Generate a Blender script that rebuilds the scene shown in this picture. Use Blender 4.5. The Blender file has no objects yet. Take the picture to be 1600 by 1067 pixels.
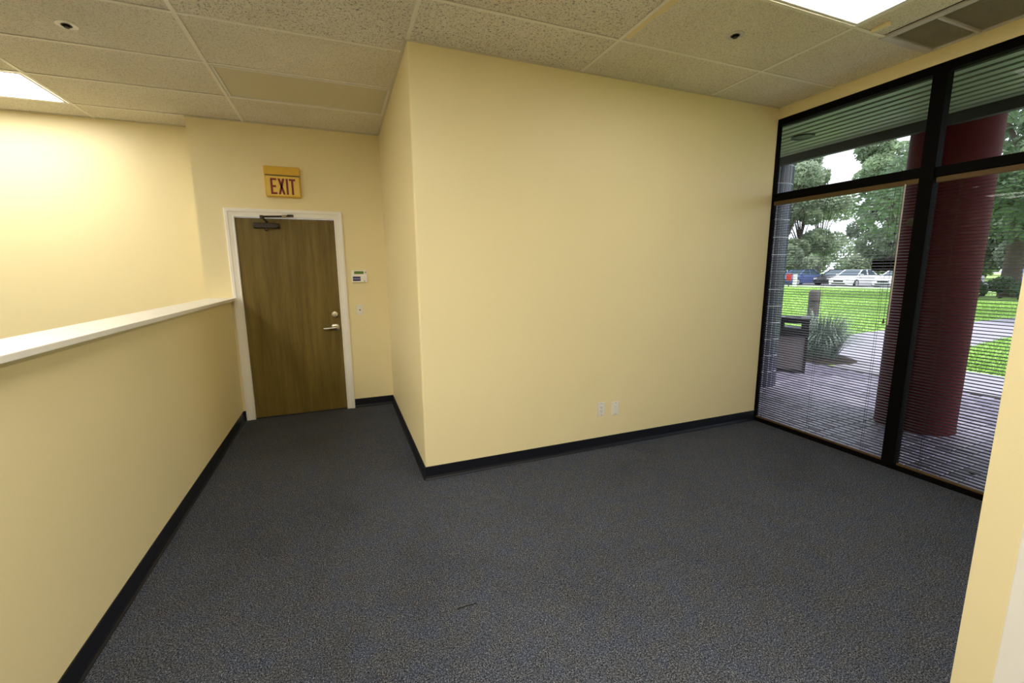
import bpy, bmesh, math, random
from mathutils import Vector, Matrix
R = random.Random(7)
PI = math.pi
SC = bpy.context.scene
COL = SC.collection

# ------------------------------------------------------------------ camera, sky, sun, exposure
F_PX, YAW, PITCH, ROLL = 673.79, 0.3769, -0.1617, -0.0094
CAM = Vector((-0.4861, -2.9307, 1.4773))
_f = Vector((math.sin(YAW)*math.cos(PITCH), math.cos(YAW)*math.cos(PITCH), math.sin(PITCH)))
_r0 = Vector((math.cos(YAW), -math.sin(YAW), 0)); _u0 = _r0.cross(_f)
_r = math.cos(ROLL)*_r0 + math.sin(ROLL)*_u0
_u = -math.sin(ROLL)*_r0 + math.cos(ROLL)*_u0
cam_d = bpy.data.cameras.new('camera'); cam = bpy.data.objects.new('camera', cam_d); COL.objects.link(cam)
cam_d.sensor_width = 36.0; cam_d.lens = F_PX/1600*36; cam_d.clip_start = 0.02; cam_d.clip_end = 400
_m = Matrix((_r, _u, -_f)).transposed().to_4x4(); _m.translation = CAM
cam.matrix_world = _m
SC.camera = cam

world = bpy.data.worlds.new('overcast_sky'); SC.world = world; world.use_nodes = True
_bg = world.node_tree.nodes['Background']
_bg.inputs[0].default_value = (0.84, 0.91, 1.0, 1); _bg.inputs[1].default_value = 2.3

sun_d = bpy.data.lights.new('sun', 'SUN'); sun = bpy.data.objects.new('sun', sun_d); COL.objects.link(sun)
sun_d.energy = 3.6; sun_d.angle = math.radians(12); sun_d.color = (1.0, 0.96, 0.88)
sun.location = (20, 10, 30); sun.rotation_euler = (math.radians(24), math.radians(8), 0)

SC.view_settings.view_transform = 'Standard'; SC.view_settings.look = 'None'
SC.view_settings.gamma = 1.0; SC.view_settings.use_curve_mapping = False
SC.view_settings.exposure = 0.85

# ------------------------------------------------------------------ main sizes (metres)
H = 2.8748; XW = 3.236; YD = 1.996; YF = 2.335
XH0, XH1 = -1.63, -1.478                     # half wall
GZ = -0.05                                   # ground outside
T4, T2 = 1.2192, 0.6096                      # ceiling module
GX, GY = 0.0, 0.1466

# ------------------------------------------------------------------ material helpers
def nodes_of(name):
    m = bpy.data.materials.new(name); m.use_nodes = True
    nt = m.node_tree; b = nt.nodes['Principled BSDF']
    return m, nt, b
def N(nt, t, **kw):
    n = nt.nodes.new(t)
    for k, v in kw.items(): setattr(n, k, v)
    return n
def plain(name, c, rough=0.5, metal=0.0, spec=0.5, var=0.0, vscale=8.0, bump=0.0, bscale=80.0, stretch=None):
    m, nt, b = nodes_of(name)
    b.inputs['Base Color'].default_value = (*c, 1); b.inputs['Roughness'].default_value = rough
    b.inputs['Metallic'].default_value = metal; b.inputs['Specular IOR Level'].default_value = spec
    if var or bump:
        tc = N(nt, 'ShaderNodeTexCoord'); mp = N(nt, 'ShaderNodeMapping')
        nt.links.new(tc.outputs['Object'], mp.inputs[0])
        if stretch: mp.inputs['Scale'].default_value = stretch
    if var:
        no = N(nt, 'ShaderNodeTexNoise'); no.inputs['Scale'].default_value = vscale; no.inputs['Detail'].default_value = 6
        nt.links.new(mp.outputs[0], no.inputs['Vector'])
        mx = N(nt, 'ShaderNodeMix', data_type='RGBA')
        nt.links.new(no.outputs['Fac'], mx.inputs[0])
        mx.inputs[6].default_value = (*[max(0, x*(1-var)) for x in c], 1)
        mx.inputs[7].default_value = (*[min(1, x*(1+var)) for x in c], 1)
        nt.links.new(mx.outputs[2], b.inputs['Base Color'])
    if bump:
        n2 = N(nt, 'ShaderNodeTexNoise'); n2.inputs['Scale'].default_value = bscale; n2.inputs['Detail'].default_value = 4
        nt.links.new(mp.outputs[0], n2.inputs['Vector'])
        bp = N(nt, 'ShaderNodeBump'); bp.inputs['Strength'].default_value = bump; bp.inputs['Distance'].default_value = 0.01
        nt.links.new(n2.outputs['Fac'], bp.inputs['Height']); nt.links.new(bp.outputs[0], b.inputs['Normal'])
    return m
def ramp(nt, src, stops):
    r = N(nt, 'ShaderNodeValToRGB'); el = r.color_ramp.elements
    while len(el) > 1: el.remove(el[-1])
    el[0].position = stops[0][0]; el[0].color = (*stops[0][1], 1)
    for p, c in stops[1:]:
        e = el.new(p); e.color = (*c, 1)
    nt.links.new(src, r.inputs[0])
    return r
def emis(name, c, s):
    m, nt, b = nodes_of(name)
    b.inputs['Base Color'].default_value = (0.8, 0.8, 0.8, 1)
    b.inputs['Emission Color'].default_value = (*c, 1); b.inputs['Emission Strength'].default_value = s
    return m

M = {}
M['paint'] = plain('cream_wall_paint', (0.89, 0.772, 0.45), 0.42, spec=0.35, var=0.025, vscale=1.5, bump=0.06, bscale=160)
M['white_trim'] = plain('white_gloss_trim', (0.90, 0.87, 0.79), 0.35, var=0.02, vscale=5)
M['base'] = plain('navy_vinyl_base', (0.006, 0.007, 0.013), 0.42, spec=0.4)
M['tee'] = plain('ceiling_grid_metal', (0.90, 0.86, 0.75), 0.5)
M['angle'] = plain('ceiling_edge_metal', (0.70, 0.65, 0.52), 0.5)
M['dark_gap'] = plain('dark_gap', (0.05, 0.045, 0.035), 0.9)
M['deck'] = plain('ceiling_light_block', (0.3, 0.3, 0.3), 0.9)
M['alu'] = plain('black_bronze_frame', (0.003, 0.0026, 0.0023), 0.75, spec=0.05)
M['blind'] = plain('bronze_blind_slat', (0.014, 0.011, 0.011), 0.40, spec=0.3)
M['rail'] = plain('brown_blind_rail', (0.10, 0.06, 0.022), 0.45, spec=0.2)
M['cord'] = plain('dark_cord', (0.03, 0.025, 0.02), 0.8)
M['wand'] = plain('clear_wand', (0.55, 0.50, 0.42), 0.2)
M['chrome'] = plain('satin_nickel', (0.62, 0.58, 0.50), 0.28, metal=1.0)
M['bronze'] = plain('dark_bronze_closer', (0.035, 0.025, 0.018), 0.45, metal=0.4)
M['plate'] = plain('ivory_plate', (0.86, 0.83, 0.74), 0.35)
M['slot'] = plain('dark_slot', (0.10, 0.09, 0.08), 0.6)
M['white_pl'] = plain('white_plastic', (0.93, 0.91, 0.86), 0.35)
M['lcd'] = plain('green_lcd', (0.12, 0.22, 0.03), 0.2)
M['label_blue'] = plain('blue_label', (0.03, 0.025, 0.14), 0.4)
M['label_ink'] = plain('pale_label_print', (0.5, 0.5, 0.62), 0.5)
M['sign_box'] = plain('aged_yellow_plastic', (0.74, 0.45, 0.03), 0.45, var=0.18, vscale=9)
M['sign_face'] = plain('yellow_sign_face', (0.84, 0.58, 0.09), 0.4, var=0.06, vscale=12)
M['sign_red'] = plain('sign_red', (0.22, 0.012, 0.01), 0.5)
M['black'] = plain('black_plastic', (0.010, 0.010, 0.010), 0.5)
M['lens_off'] = plain('unlit_acrylic_lens', (0.66, 0.60, 0.42), 0.35, bump=0.10, bscale=220)
M['troffer'] = plain('white_enamel', (0.80, 0.78, 0.72), 0.4)
M['strip'] = plain('cream_plastic', (0.84, 0.72, 0.40), 0.4)
M['grille'] = plain('grille_grey', (0.62, 0.60, 0.58), 0.5)
M['louver'] = plain('grille_louver', (0.66, 0.62, 0.48), 0.6)
M['redcol'] = plain('dark_red_painted_metal', (0.066, 0.003, 0.006), 0.75, spec=0.15, var=0.08, vscale=2)
M['mortar'] = plain('pale_mortar', (0.60, 0.60, 0.66), 0.9)
M['brick'] = plain('dark_blue_glazed_brick', (0.032, 0.037, 0.075), 0.35, var=0.3, vscale=4)
M['soffit'] = plain('soffit_panel_metal', (0.27, 0.33, 0.21), 0.5)
M['soffit_gap'] = plain('soffit_dark_gap', (0.02, 0.025, 0.02), 0.8)
M['fascia'] = plain('grey_fascia', (0.032, 0.032, 0.036), 0.7, var=0.15, vscale=20)
M['concrete'] = plain('pale_concrete', (0.30, 0.285, 0.33), 0.8, var=0.12, vscale=3, bump=0.2, bscale=60)
M['asphalt'] = plain('asphalt', (0.16, 0.16, 0.17), 0.95, var=0.15, vscale=2)
M['curb'] = plain('pale_curb', (0.62, 0.61, 0.58), 0.9)
M['mulch'] = plain('dark_mulch', (0.04, 0.028, 0.02), 1.0, var=0.4, vscale=30, bump=0.6, bscale=50)
M['lawn'] = plain('lawn_green', (0.27, 0.43, 0.10), 0.9, var=0.35, vscale=3.0, bump=0.5, bscale=30)
M['blade'] = plain('grass_blade', (0.27, 0.45, 0.085), 0.6, var=0.35, vscale=2)
M['fount'] = plain('ornamental_blade', (0.17, 0.23, 0.17), 0.35, var=0.95, vscale=16)
M['post'] = plain('weathered_bollard', (0.085, 0.075, 0.065), 0.8, var=0.35, vscale=18)
M['bin_blk'] = plain('black_bin_frame', (0.014, 0.014, 0.016), 0.4)
M['bin_agg'] = plain('pebble_aggregate', (0.22, 0.19, 0.19), 0.9, var=0.5, vscale=70, bump=0.6, bscale=70)
M['car_w'] = plain('white_car_paint', (0.85, 0.85, 0.87), 0.2)
M['car_s'] = plain('silver_car_paint', (0.50, 0.53, 0.56), 0.25, metal=0.3)
M['car_b'] = plain('blue_car_paint', (0.09, 0.13, 0.30), 0.25)
M['car_k'] = plain('black_car_paint', (0.015, 0.015, 0.018), 0.25)
M['car_gl'] = plain('car_glass', (0.05, 0.08, 0.10), 0.08)
M['tire'] = plain('tire_rubber', (0.02, 0.02, 0.02), 0.8)
M['lamp_gl'] = plain('headlamp', (0.6, 0.62, 0.65), 0.15)
M['redsign'] = plain('red_sign_paint', (0.55, 0.04, 0.03), 0.5)
M['bark'] = plain('tree_bark', (0.085, 0.065, 0.05), 0.95, var=0.4, vscale=6, bump=0.6, bscale=12)
M['dry_leaf'] = plain('dry_leaf', (0.07, 0.04, 0.025), 0.8)
M['glass_disc'] = plain('pale_yellow_disc', (0.11, 0.105, 0.06), 0.6)

def leafmat(name, c, tr=0.35):
    m, nt, b = nodes_of(name)
    oi = N(nt, 'ShaderNodeTexCoord'); no = N(nt, 'ShaderNodeTexNoise'); no.inputs['Scale'].default_value = 0.6; no.inputs['Detail'].default_value = 5
    nt.links.new(oi.outputs['Object'], no.inputs['Vector'])
    r = ramp(nt, no.outputs['Fac'], [(0.3, [x*0.55 for x in c]), (0.55, c), (0.75, [min(1, x*1.6) for x in c])])
    nt.links.new(r.outputs[0], b.inputs['Base Color']); b.inputs['Roughness'].default_value = 0.45
    t = N(nt, 'ShaderNodeBsdfTranslucent'); nt.links.new(r.outputs[0], t.inputs[0])
    mx = N(nt, 'ShaderNodeMixShader'); mx.inputs[0].default_value = tr
    nt.links.new(b.outputs[0], mx.inputs[1]); nt.links.new(t.outputs[0], mx.inputs[2])
    nt.links.new(mx.outputs[0], nt.nodes['Material Output'].inputs[0])
    return m
M['leaf_a'] = leafmat('tree_leaf_hazed_mid', (0.27, 0.35, 0.21), 0.45)  # outdoor haze lifted into the leaf green
M['leaf_b'] = leafmat('tree_leaf_hazed_pale', (0.35, 0.42, 0.29), 0.45)  # stronger haze and glare put into the leaf colour
M['leaf_c'] = leafmat('tree_leaf_dark', (0.14, 0.21, 0.11), 0.4)

def glass_mat():
    m, nt, b = nodes_of('tinted_window_glass')
    nt.nodes.remove(b)
    tr = N(nt, 'ShaderNodeBsdfTransparent'); tr.inputs[0].default_value = (0.58, 0.58, 0.60, 1)
    gl = N(nt, 'ShaderNodeBsdfGlossy'); gl.inputs['Roughness'].default_value = 0.0
    fr = N(nt, 'ShaderNodeFresnel'); fr.inputs[0].default_value = 1.22
    mx = N(nt, 'ShaderNodeMixShader')
    nt.links.new(fr.outputs[0], mx.inputs[0]); nt.links.new(tr.outputs[0], mx.inputs[1]); nt.links.new(gl.outputs[0], mx.inputs[2])
    nt.links.new(mx.outputs[0], nt.nodes['Material Output'].inputs[0])
    return m
M['glass'] = glass_mat()

def tile_mat(name, scale, th, depth, c):
    m, nt, b = nodes_of(name)
    tc = N(nt, 'ShaderNodeTexCoord'); oi = N(nt, 'ShaderNodeObjectInfo')
    ml = N(nt, 'ShaderNodeVectorMath', operation='SCALE'); ml.inputs[0].default_value = (37.0, 53.0, 11.0)
    nt.links.new(oi.outputs['Random'], ml.inputs[3])
    ad = N(nt, 'ShaderNodeVectorMath', operation='ADD')
    nt.links.new(tc.outputs['Object'], ad.inputs[0]); nt.links.new(ml.outputs[0], ad.inputs[1])
    no = N(nt, 'ShaderNodeTexNoise'); no.inputs['Scale'].default_value = scale; no.inputs['Detail'].default_value = 3
    no.inputs['Distortion'].default_value = 1.2; no.inputs['Roughness'].default_value = 0.6
    nt.links.new(ad.outputs[0], no.inputs['Vector'])
    pit = [x*depth for x in c]
    r = ramp(nt, no.outputs['Fac'], [(th-0.05, pit), (th, c), (1.0, [min(1, x*1.05) for x in c])])
    big = N(nt, 'ShaderNodeTexNoise'); big.inputs['Scale'].default_value = 2.2
    nt.links.new(ad.outputs[0], big.inputs['Vector'])
    mx = N(nt, 'ShaderNodeMix', data_type='RGBA', blend_type='MULTIPLY'); mx.inputs[0].default_value = 1.0
    rb = ramp(nt, big.outputs['Fac'], [(0.35, (0.94, 0.93, 0.90)), (0.65, (1, 1, 1))])
    nt.links.new(r.outputs[0], mx.inputs[6]); nt.links.new(rb.outputs[0], mx.inputs[7])
    nt.links.new(mx.outputs[2], b.inputs['Base Color']); b.inputs['Roughness'].default_value = 0.9
    b.inputs['Specular IOR Level'].default_value = 0.15
    bp = N(nt, 'ShaderNodeBump'); bp.inputs['Strength'].default_value = 0.5; bp.inputs['Distance'].default_value = 0.004
    nt.links.new(no.outputs['Fac'], bp.inputs['Height']); nt.links.new(bp.outputs[0], b.inputs['Normal'])
    return m
M['tile_fine'] = tile_mat('fine_mineral_tile', 120, 0.46, 0.66, (0.86, 0.81, 0.68))
M['tile_fiss'] = tile_mat('fissured_mineral_tile', 92, 0.445, 0.36, (0.87, 0.82, 0.71))

def carpet():
    m, nt, b = nodes_of('grey_blue_carpet')
    tc = N(nt, 'ShaderNodeTexCoord')
    def noise(s, d=2, rough=0.5, dist=0.0):
        n = N(nt, 'ShaderNodeTexNoise'); n.inputs['Scale'].default_value = s; n.inputs['Detail'].default_value = d
        n.inputs['Roughness'].default_value = rough; n.inputs['Distortion'].default_value = dist
        nt.links.new(tc.outputs['Object'], n.inputs['Vector']); return n
    g = noise(195, 2, 0.8, 0.5)
    r1 = ramp(nt, g.outputs['Fac'], [(0.34, (0.003, 0.004, 0.006)), (0.46, (0.038, 0.044, 0.062)), (0.56, (0.102, 0.112, 0.142)), (0.68, (0.30, 0.30, 0.285))])
    hue = noise(11, 4)
    r2 = ramp(nt, hue.outputs['Fac'], [(0.32, (1.06, 1.0, 0.90)), (0.5, (1, 1, 1)), (0.68, (0.92, 0.98, 1.12))])
    st = noise(1.3, 4, 0.6)
    r3 = ramp(nt, st.outputs['Fac'], [(0.34, (0.86, 0.85, 0.83)), (0.5, (1, 1, 1)), (0.7, (1.04, 1.04, 1.04))])
    a = N(nt, 'ShaderNodeMix', data_type='RGBA', blend_type='MULTIPLY'); a.inputs[0].default_value = 1
    nt.links.new(r1.outputs[0], a.inputs[6]); nt.links.new(r2.outputs[0], a.inputs[7])
    a2 = N(nt, 'ShaderNodeMix', data_type='RGBA', blend_type='MULTIPLY'); a2.inputs[0].default_value = 1
    nt.links.new(a.outputs[2], a2.inputs[6]); nt.links.new(r3.outputs[0], a2.inputs[7])
    nt.links.new(a2.outputs[2], b.inputs['Base Color']); b.inputs['Roughness'].default_value = 0.95
    b.inputs['Specular IOR Level'].default_value = 0.1
    bp = N(nt, 'ShaderNodeBump'); bp.inputs['Strength'].default_value = 0.8; bp.inputs['Distance'].default_value = 0.006
    nt.links.new(g.outputs['Fac'], bp.inputs['Height']); nt.links.new(bp.outputs[0], b.inputs['Normal'])
    return m
M['carpet'] = carpet()

def wood():
    m, nt, b = nodes_of('brown_oak_veneer')
    tc = N(nt, 'ShaderNodeTexCoord'); mp = N(nt, 'ShaderNodeMapping'); mp.inputs['Scale'].default_value = (9, 9, 0.55)
    nt.links.new(tc.outputs['Object'], mp.inputs[0])
    n1 = N(nt, 'ShaderNodeTexNoise'); n1.inputs['Scale'].default_value = 2.2; n1.inputs['Detail'].default_value = 8; n1.inputs['Distortion'].default_value = 0.5
    nt.links.new(mp.outputs[0], n1.inputs['Vector'])
    mp2 = N(nt, 'ShaderNodeMapping'); mp2.inputs['Scale'].default_value = (120, 120, 4)
    nt.links.new(tc.outputs['Object'], mp2.inputs[0])
    n2 = N(nt, 'ShaderNodeTexNoise'); n2.inputs['Scale'].default_value = 2.0; n2.inputs['Detail'].default_value = 3
    nt.links.new(mp2.outputs[0], n2.inputs['Vector'])
    r = ramp(nt, n1.outputs['Fac'], [(0.3, (0.135, 0.092, 0.016)), (0.5, (0.172, 0.121, 0.024)), (0.7, (0.205, 0.146, 0.033))])
    r2 = ramp(nt, n2.outputs['Fac'], [(0.36, (0.82, 0.80, 0.76)), (0.55, (1, 1, 1))])
    mx = N(nt, 'ShaderNodeMix', data_type='RGBA', blend_type='MULTIPLY'); mx.inputs[0].default_value = 0.8
    nt.links.new(r.outputs[0], mx.inputs[6]); nt.links.new(r2.outputs[0], mx.inputs[7])
    nt.links.new(mx.outputs[2], b.inputs['Base Color']); b.inputs['Roughness'].default_value = 0.5
    b.inputs['Specular IOR Level'].default_value = 0.3
    return m
M['wood'] = wood()

def paver_mat():
    m, nt, b = nodes_of('plum_brown_paver')
    oi = N(nt, 'ShaderNodeObjectInfo')
    r = ramp(nt, oi.outputs['Random'], [(0.0, (0.17, 0.15, 0.215)), (0.5, (0.24, 0.21, 0.29)), (1.0, (0.31, 0.28, 0.36))])
    tc = N(nt, 'ShaderNodeTexCoord'); no = N(nt, 'ShaderNodeTexNoise'); no.inputs['Scale'].default_value = 22
    nt.links.new(tc.outputs['Object'], no.inputs['Vector'])
    mx = N(nt, 'ShaderNodeMix', data_type='RGBA', blend_type='MULTIPLY'); mx.inputs[0].default_value = 0.6
    r2 = ramp(nt, no.outputs['Fac'], [(0.3, (0.7, 0.7, 0.7)), (0.7, (1.1, 1.1, 1.1))])
    nt.links.new(r.outputs[0], mx.inputs[6]); nt.links.new(r2.outputs[0], mx.inputs[7])
    nt.links.new(mx.outputs[2], b.inputs['Base Color']); b.inputs['Roughness'].default_value = 0.42
    return m
M['paver'] = paver_mat()
M['joint'] = plain('dark_paver_joint', (0.035, 0.03, 0.03), 0.95)

# ------------------------------------------------------------------ geometry helpers
def BM(): return bmesh.new()
def box(bm, x0, x1, y0, y1, z0, z1):
    vs = [bm.verts.new((x, y, z)) for x in (x0, x1) for y in (y0, y1) for z in (z0, z1)]
    for a in ((0, 1, 3, 2), (4, 6, 7, 5), (0, 4, 5, 1), (2, 3, 7, 6), (0, 2, 6, 4), (1, 5, 7, 3)):
        bm.faces.new([vs[i] for i in a])
    return bm
def prism(bm, pts, axis, a, b):
    """polygon pts (2D) extruded along axis from a to b"""
    def P(p, t):
        return {'x': (t, p[0], p[1]), 'y': (p[0], t, p[1]), 'z': (p[0], p[1], t)}[axis]
    A = [bm.verts.new(P(p, a)) for p in pts]; B = [bm.verts.new(P(p, b)) for p in pts]
    n = len(pts)
    bm.faces.new(A); bm.faces.new(B[::-1])
    for i in range(n): bm.faces.new((A[i], B[i], B[(i+1) % n], A[(i+1) % n]))
    return bm
def ring(c, ax1, ax2, r, n): return [c + ax1*(r*math.cos(2*PI*i/n)) + ax2*(r*math.sin(2*PI*i/n)) for i in range(n)]
def tube(bm, pts, rad, n=8, cap=True):
    pts = [Vector(p) for p in pts]; rs = rad if isinstance(rad, (list, tuple)) else [rad]*len(pts)
    prev = None; rings = []
    for i, p in enumerate(pts):
        d = (pts[min(i+1, len(pts)-1)] - pts[max(i-1, 0)]).normalized()
        h = Vector((0, 0, 1)) if abs(d.z) < 0.9 else Vector((1, 0, 0))
        a = d.cross(h).normalized(); b = d.cross(a)
        if prev is not None and a.dot(prev) < 0: a = -a; b = d.cross(a)
        prev = a
        rings.append([bm.verts.new(q) for q in ring(p, a, b, rs[i], n)])
    for u, v in zip(rings, rings[1:]):
        for k in range(n): bm.faces.new((u[k], u[(k+1) % n], v[(k+1) % n], v[k]))
    if cap: bm.faces.new(rings[0][::-1]); bm.faces.new(rings[-1])
    return bm
def lathe(bm, prof, c=(0, 0, 0), axis='z', n=24):
    """prof: list of (radius, height)"""
    c = Vector(c)
    ax = {'z': (Vector((1, 0, 0)), Vector((0, 1, 0)), Vector((0, 0, 1))),
          'y': (Vector((1, 0, 0)), Vector((0, 0, 1)), Vector((0, 1, 0))),
          'x': (Vector((0, 1, 0)), Vector((0, 0, 1)), Vector((1, 0, 0)))}[axis]
    rs = []
    for r, h in prof:
        rs.append([bm.verts.new(q) for q in ring(c + ax[2]*h, ax[0], ax[1], max(r, 1e-4), n)])
    for u, v in zip(rs, rs[1:]):
        for k in range(n): bm.faces.new((u[k], u[(k+1) % n], v[(k+1) % n], v[k]))
    bm.faces.new(rs[0]); bm.faces.new(rs[-1])
    return bm
def mesh_of(name, bm, mat, smooth=False, bevel=0.0, seg=2):
    if bevel:
        bmesh.ops.bevel(bm, geom=[e for e in bm.edges], offset=bevel, segments=seg, affect='EDGES', profile=0.5)
    bmesh.ops.recalc_face_normals(bm, faces=bm.faces[:])
    me = bpy.data.meshes.new(name); bm.to_mesh(me); bm.free()
    me.materials.append(M[mat] if isinstance(mat, str) else mat)
    if smooth:
        me.polygons.foreach_set('use_smooth', [True]*len(me.polygons))
        try: me.set_sharp_from_angle(angle=math.radians(40))
        except Exception: pass
    return me
def link(name, me, parent=None, loc=None):
    o = bpy.data.objects.new(name, me); COL.objects.link(o)
    if parent is not None: o.parent = parent
    if loc is not None: o.location = loc
    return o
def obj(name, bm, mat, parent=None, smooth=False, bevel=0.0, seg=2, local=False):
    """bm in world coordinates unless local; moved into the parent's frame"""
    if parent is not None and not local:
        off = Vector(parent.location)
        p = parent.parent
        while p is not None: off = off + Vector(p.location); p = p.parent
        bmesh.ops.translate(bm, verts=bm.verts[:], vec=-off)
    return link(name, mesh_of(name, bm, mat, smooth, bevel, seg), parent)
def tag(o, label=None, cat=None, group=None, kind=None):
    if label: o['label'] = label
    if cat: o['category'] = cat
    if group: o['group'] = group
    if kind: o['kind'] = kind
    return o
def thing(name, loc, label, cat, group=None, rz=0.0, kind=None):
    o = bpy.data.objects.new(name, None); COL.objects.link(o); o.location = loc; o.rotation_euler = (0, 0, rz)
    o.empty_display_size = 0.1
    return tag(o, label, cat, group, kind)
def struct(name, bm, mat, label, cat, **k):
    return tag(obj(name, bm, mat, **k), label, cat, kind='structure')
def copy_tree(o, parent=None):
    c = o.copy(); COL.objects.link(c); c.parent = parent
    for ch in list(o.children): copy_tree(ch, c)
    return c

# ================================================================== ROOM SHELL
XL, YR = -7.6, -5.1                               # unseen left and rear walls
struct('floor', box(BM(), XL-0.1, XW+0.02, YR-0.1, YF+0.1, -0.12, 0.0), 'carpet', 'grey blue low pile office carpet across the room', 'floor')

# corner block: long wall facing the camera and its return towards the door
bm = box(BM(), 0, XW+0.058, 0, YF+0.3, 0, H+0.06)
e = [e for e in bm.edges if all(abs(v.co.x) < 1e-4 and abs(v.co.y) < 1e-4 for v in e.verts)]
bmesh.ops.bevel(bm, geom=e, offset=0.016, segments=5, affect='EDGES', profile=0.5)
struct('wall_back', bm, 'paint', 'long cream wall with bullnose corner facing the room', 'wall', smooth=True)

# wall holding the door
DX0, DX1, DH = -1.3765, -0.4903, 2.0142
bm = BM()
o0, o1, oh = DX0-0.02, DX1+0.02, DH+0.02
XE = -1.672
box(bm, XE, o0, YD, YD+0.34, 0, H+0.06); box(bm, o1, 0.01, YD, YD+0.34, 0, H+0.06); box(bm, o0, o1, YD, YD+0.34, oh, H+0.06)
struct('wall_door', bm, 'paint', 'cream wall around the brown door', 'wall')
struct('wall_far', box(BM(), XL-0.1, XE+0.01, YF, YF+0.1, 0, H+0.06), 'paint', 'bright cream wall beyond the half wall', 'wall')
struct('wall_left', box(BM(), XL-0.1, XL, YR-0.1, YF, 0, H+0.06), 'paint', 'cream side wall of the next office area', 'wall')
struct('wall_rear', box(BM(), XL, XW+0.1, YR-0.1, YR, 0, H+0.06), 'paint', 'cream wall behind the viewer', 'wall')
bm = BM()
box(bm, XW, XW+0.12, -2.34, 0.0, 2.782, H+0.06)
box(bm, XW, XW+0.12, YR, -2.33, 0, H+0.06)
struct('wall_window', bm, 'paint', 'cream wall strip above the dark window frame', 'wall')
bm = box(BM(), 1.31, XW+0.01, -2.41, -2.319, 0, H+0.06)
struct('wall_right', bm, 'paint', 'end of a cream partition at the right edge', 'wall')
bm = BM(); box(bm, 1.297, 1.42, -2.60, -2.412, 0, H); 
struct('trim_2', bm, 'white_trim', 'off-white door frame post beside the partition end', 'trim', bevel=0.004)
struct('wall_half', box(BM(), XH0, XH1, YR, YD, 0, 1.22), 'paint', 'cream half wall with a white cap on the left', 'wall')
bm = box(BM(), -1.672, -1.425, YR, YD, 1.2205, 1.246)
struct('trim_1', bm, 'white_trim', 'white painted cap on top of the half wall', 'trim', bevel=0.003)
struct('trim_3', prism(BM(), [(-1.478, 1.2205), (-1.455, 1.2205), (-1.478, 1.195)], 'y', YR, YD), 'paint', 'small cream moulding beneath the white cap', 'trim')

# baseboards with a cove toe
def base_run(name, label, a, b, nrm, za=0.098):
    """a->b 2D run on the wall face, nrm = direction into the room"""
    prof = [(0, 0), (0.016, 0), (0.0155, 0.004), (0.009, 0.012), (0.0055, 0.026), (0.005, za-0.002), (0.004, za), (0, za)]
    bm = BM(); A = []; B = []
    for t, z in prof:
        A.append(bm.verts.new((a[0]+nrm[0]*t, a[1]+nrm[1]*t, z))); B.append(bm.verts.new((b[0]+nrm[0]*t, b[1]+nrm[1]*t, z)))
    n = len(prof); bm.faces.new(A); bm.faces.new(B[::-1])
    for i in range(n): bm.faces.new((A[i], B[i], B[(i+1) % n], A[(i+1) % n]))
    struct(name, bm, 'base', label, 'baseboard')
base_run('baseboard_back', 'black vinyl baseboard along the long cream wall', (-0.005, 0), (XW, 0), (0, -1))
base_run('baseboard_return', 'black vinyl baseboard along the short wall beside the door', (0, -0.005), (0, YD), (-1, 0))
base_run('baseboard_door', 'black vinyl baseboard piece right of the brown door', (-0.415, YD), (0, YD), (0, -1))
base_run('baseboard_half', 'black vinyl baseboard along the half wall', (XH1, YR), (XH1, YD), (1, 0))
base_run('baseboard_corner', 'short black baseboard piece left of the brown door', (XH1, YD), (-1.455, YD), (0, -1))

# ------------------------------------------------------------------ ceiling: light-blocking slab, grid, tiles
ceil = thing('ceiling', (0, 0, H), 'suspended ceiling of cream mineral tiles in a metal grid', 'ceiling', kind='structure')
obj('ceiling_light_block', box(BM(), XL-0.1, XW+0.12, YR-0.1, YF+0.1, H+0.06, H+0.16), 'deck', ceil)  # unseen slab added above the tiles to block light
TW = 0.024
def ymax(x): return 0.0 if x > GX else YD
LIGHTS = {}                                      # (column, row) -> lit?
for c, r, on in ((1, -3, 4.0), (-3, 2, 8.5), (-1, 1, 0), (-1, -5, 19.0), (1, -7, 8.0), (-3, -3, 19.0), (-3, -7, 12.0), (-5, 2, 12.0), (-5, -3, 12.0)):
    LIGHTS[(c, r)] = on                          # lens emission, 0 = unlit
tile_cache = {}
def tile_mesh(w, d, kind):
    k = (round(w, 4), round(d, 4), kind)
    if k not in tile_cache:
        bm = BM(); h = 0.016; lip = 0.004
        z0 = 0.004
        a = [(-w/2, -d/2), (w/2, -d/2), (w/2, d/2), (-w/2, d/2)]
        b = [(x-math.copysign(lip, x), y-math.copysign(lip, y)) for x, y in a]
        L0 = [bm.verts.new((x, y, z0)) for x, y in b]; L1 = [bm.verts.new((x, y, z0+0.002)) for x, y in a]; L2 = [bm.verts.new((x, y, z0+h)) for x, y in a]
        bm.faces.new(L0); bm.faces.new(L2[::-1])
        for u, v in ((L0, L1), (L1, L2)):
            for i in range(4): bm.faces.new((u[i], v[i], v[(i+1) % 4], u[(i+1) % 4]))
        tile_cache[k] = mesh_of('ceiling_tile', bm, kind)
    return tile_cache[k]
def put_tile(x0, x1, y0, y1, kind):
    x0 += TW/2*0.6; x1 -= TW/2*0.6; y0 += TW/2*0.6; y1 -= TW/2*0.6
    if x1-x0 < 0.03 or y1-y0 < 0.03: return
    o = link('ceiling_tile', tile_mesh(x1-x0, y1-y0, kind), ceil, ((x0+x1)/2, (y0+y1)/2, R.uniform(-0.0008, 0.0008)))
    o.rotation_euler = (R.uniform(-1, 1)*0.0015, R.uniform(-1, 1)*0.0015, 0)
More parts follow.
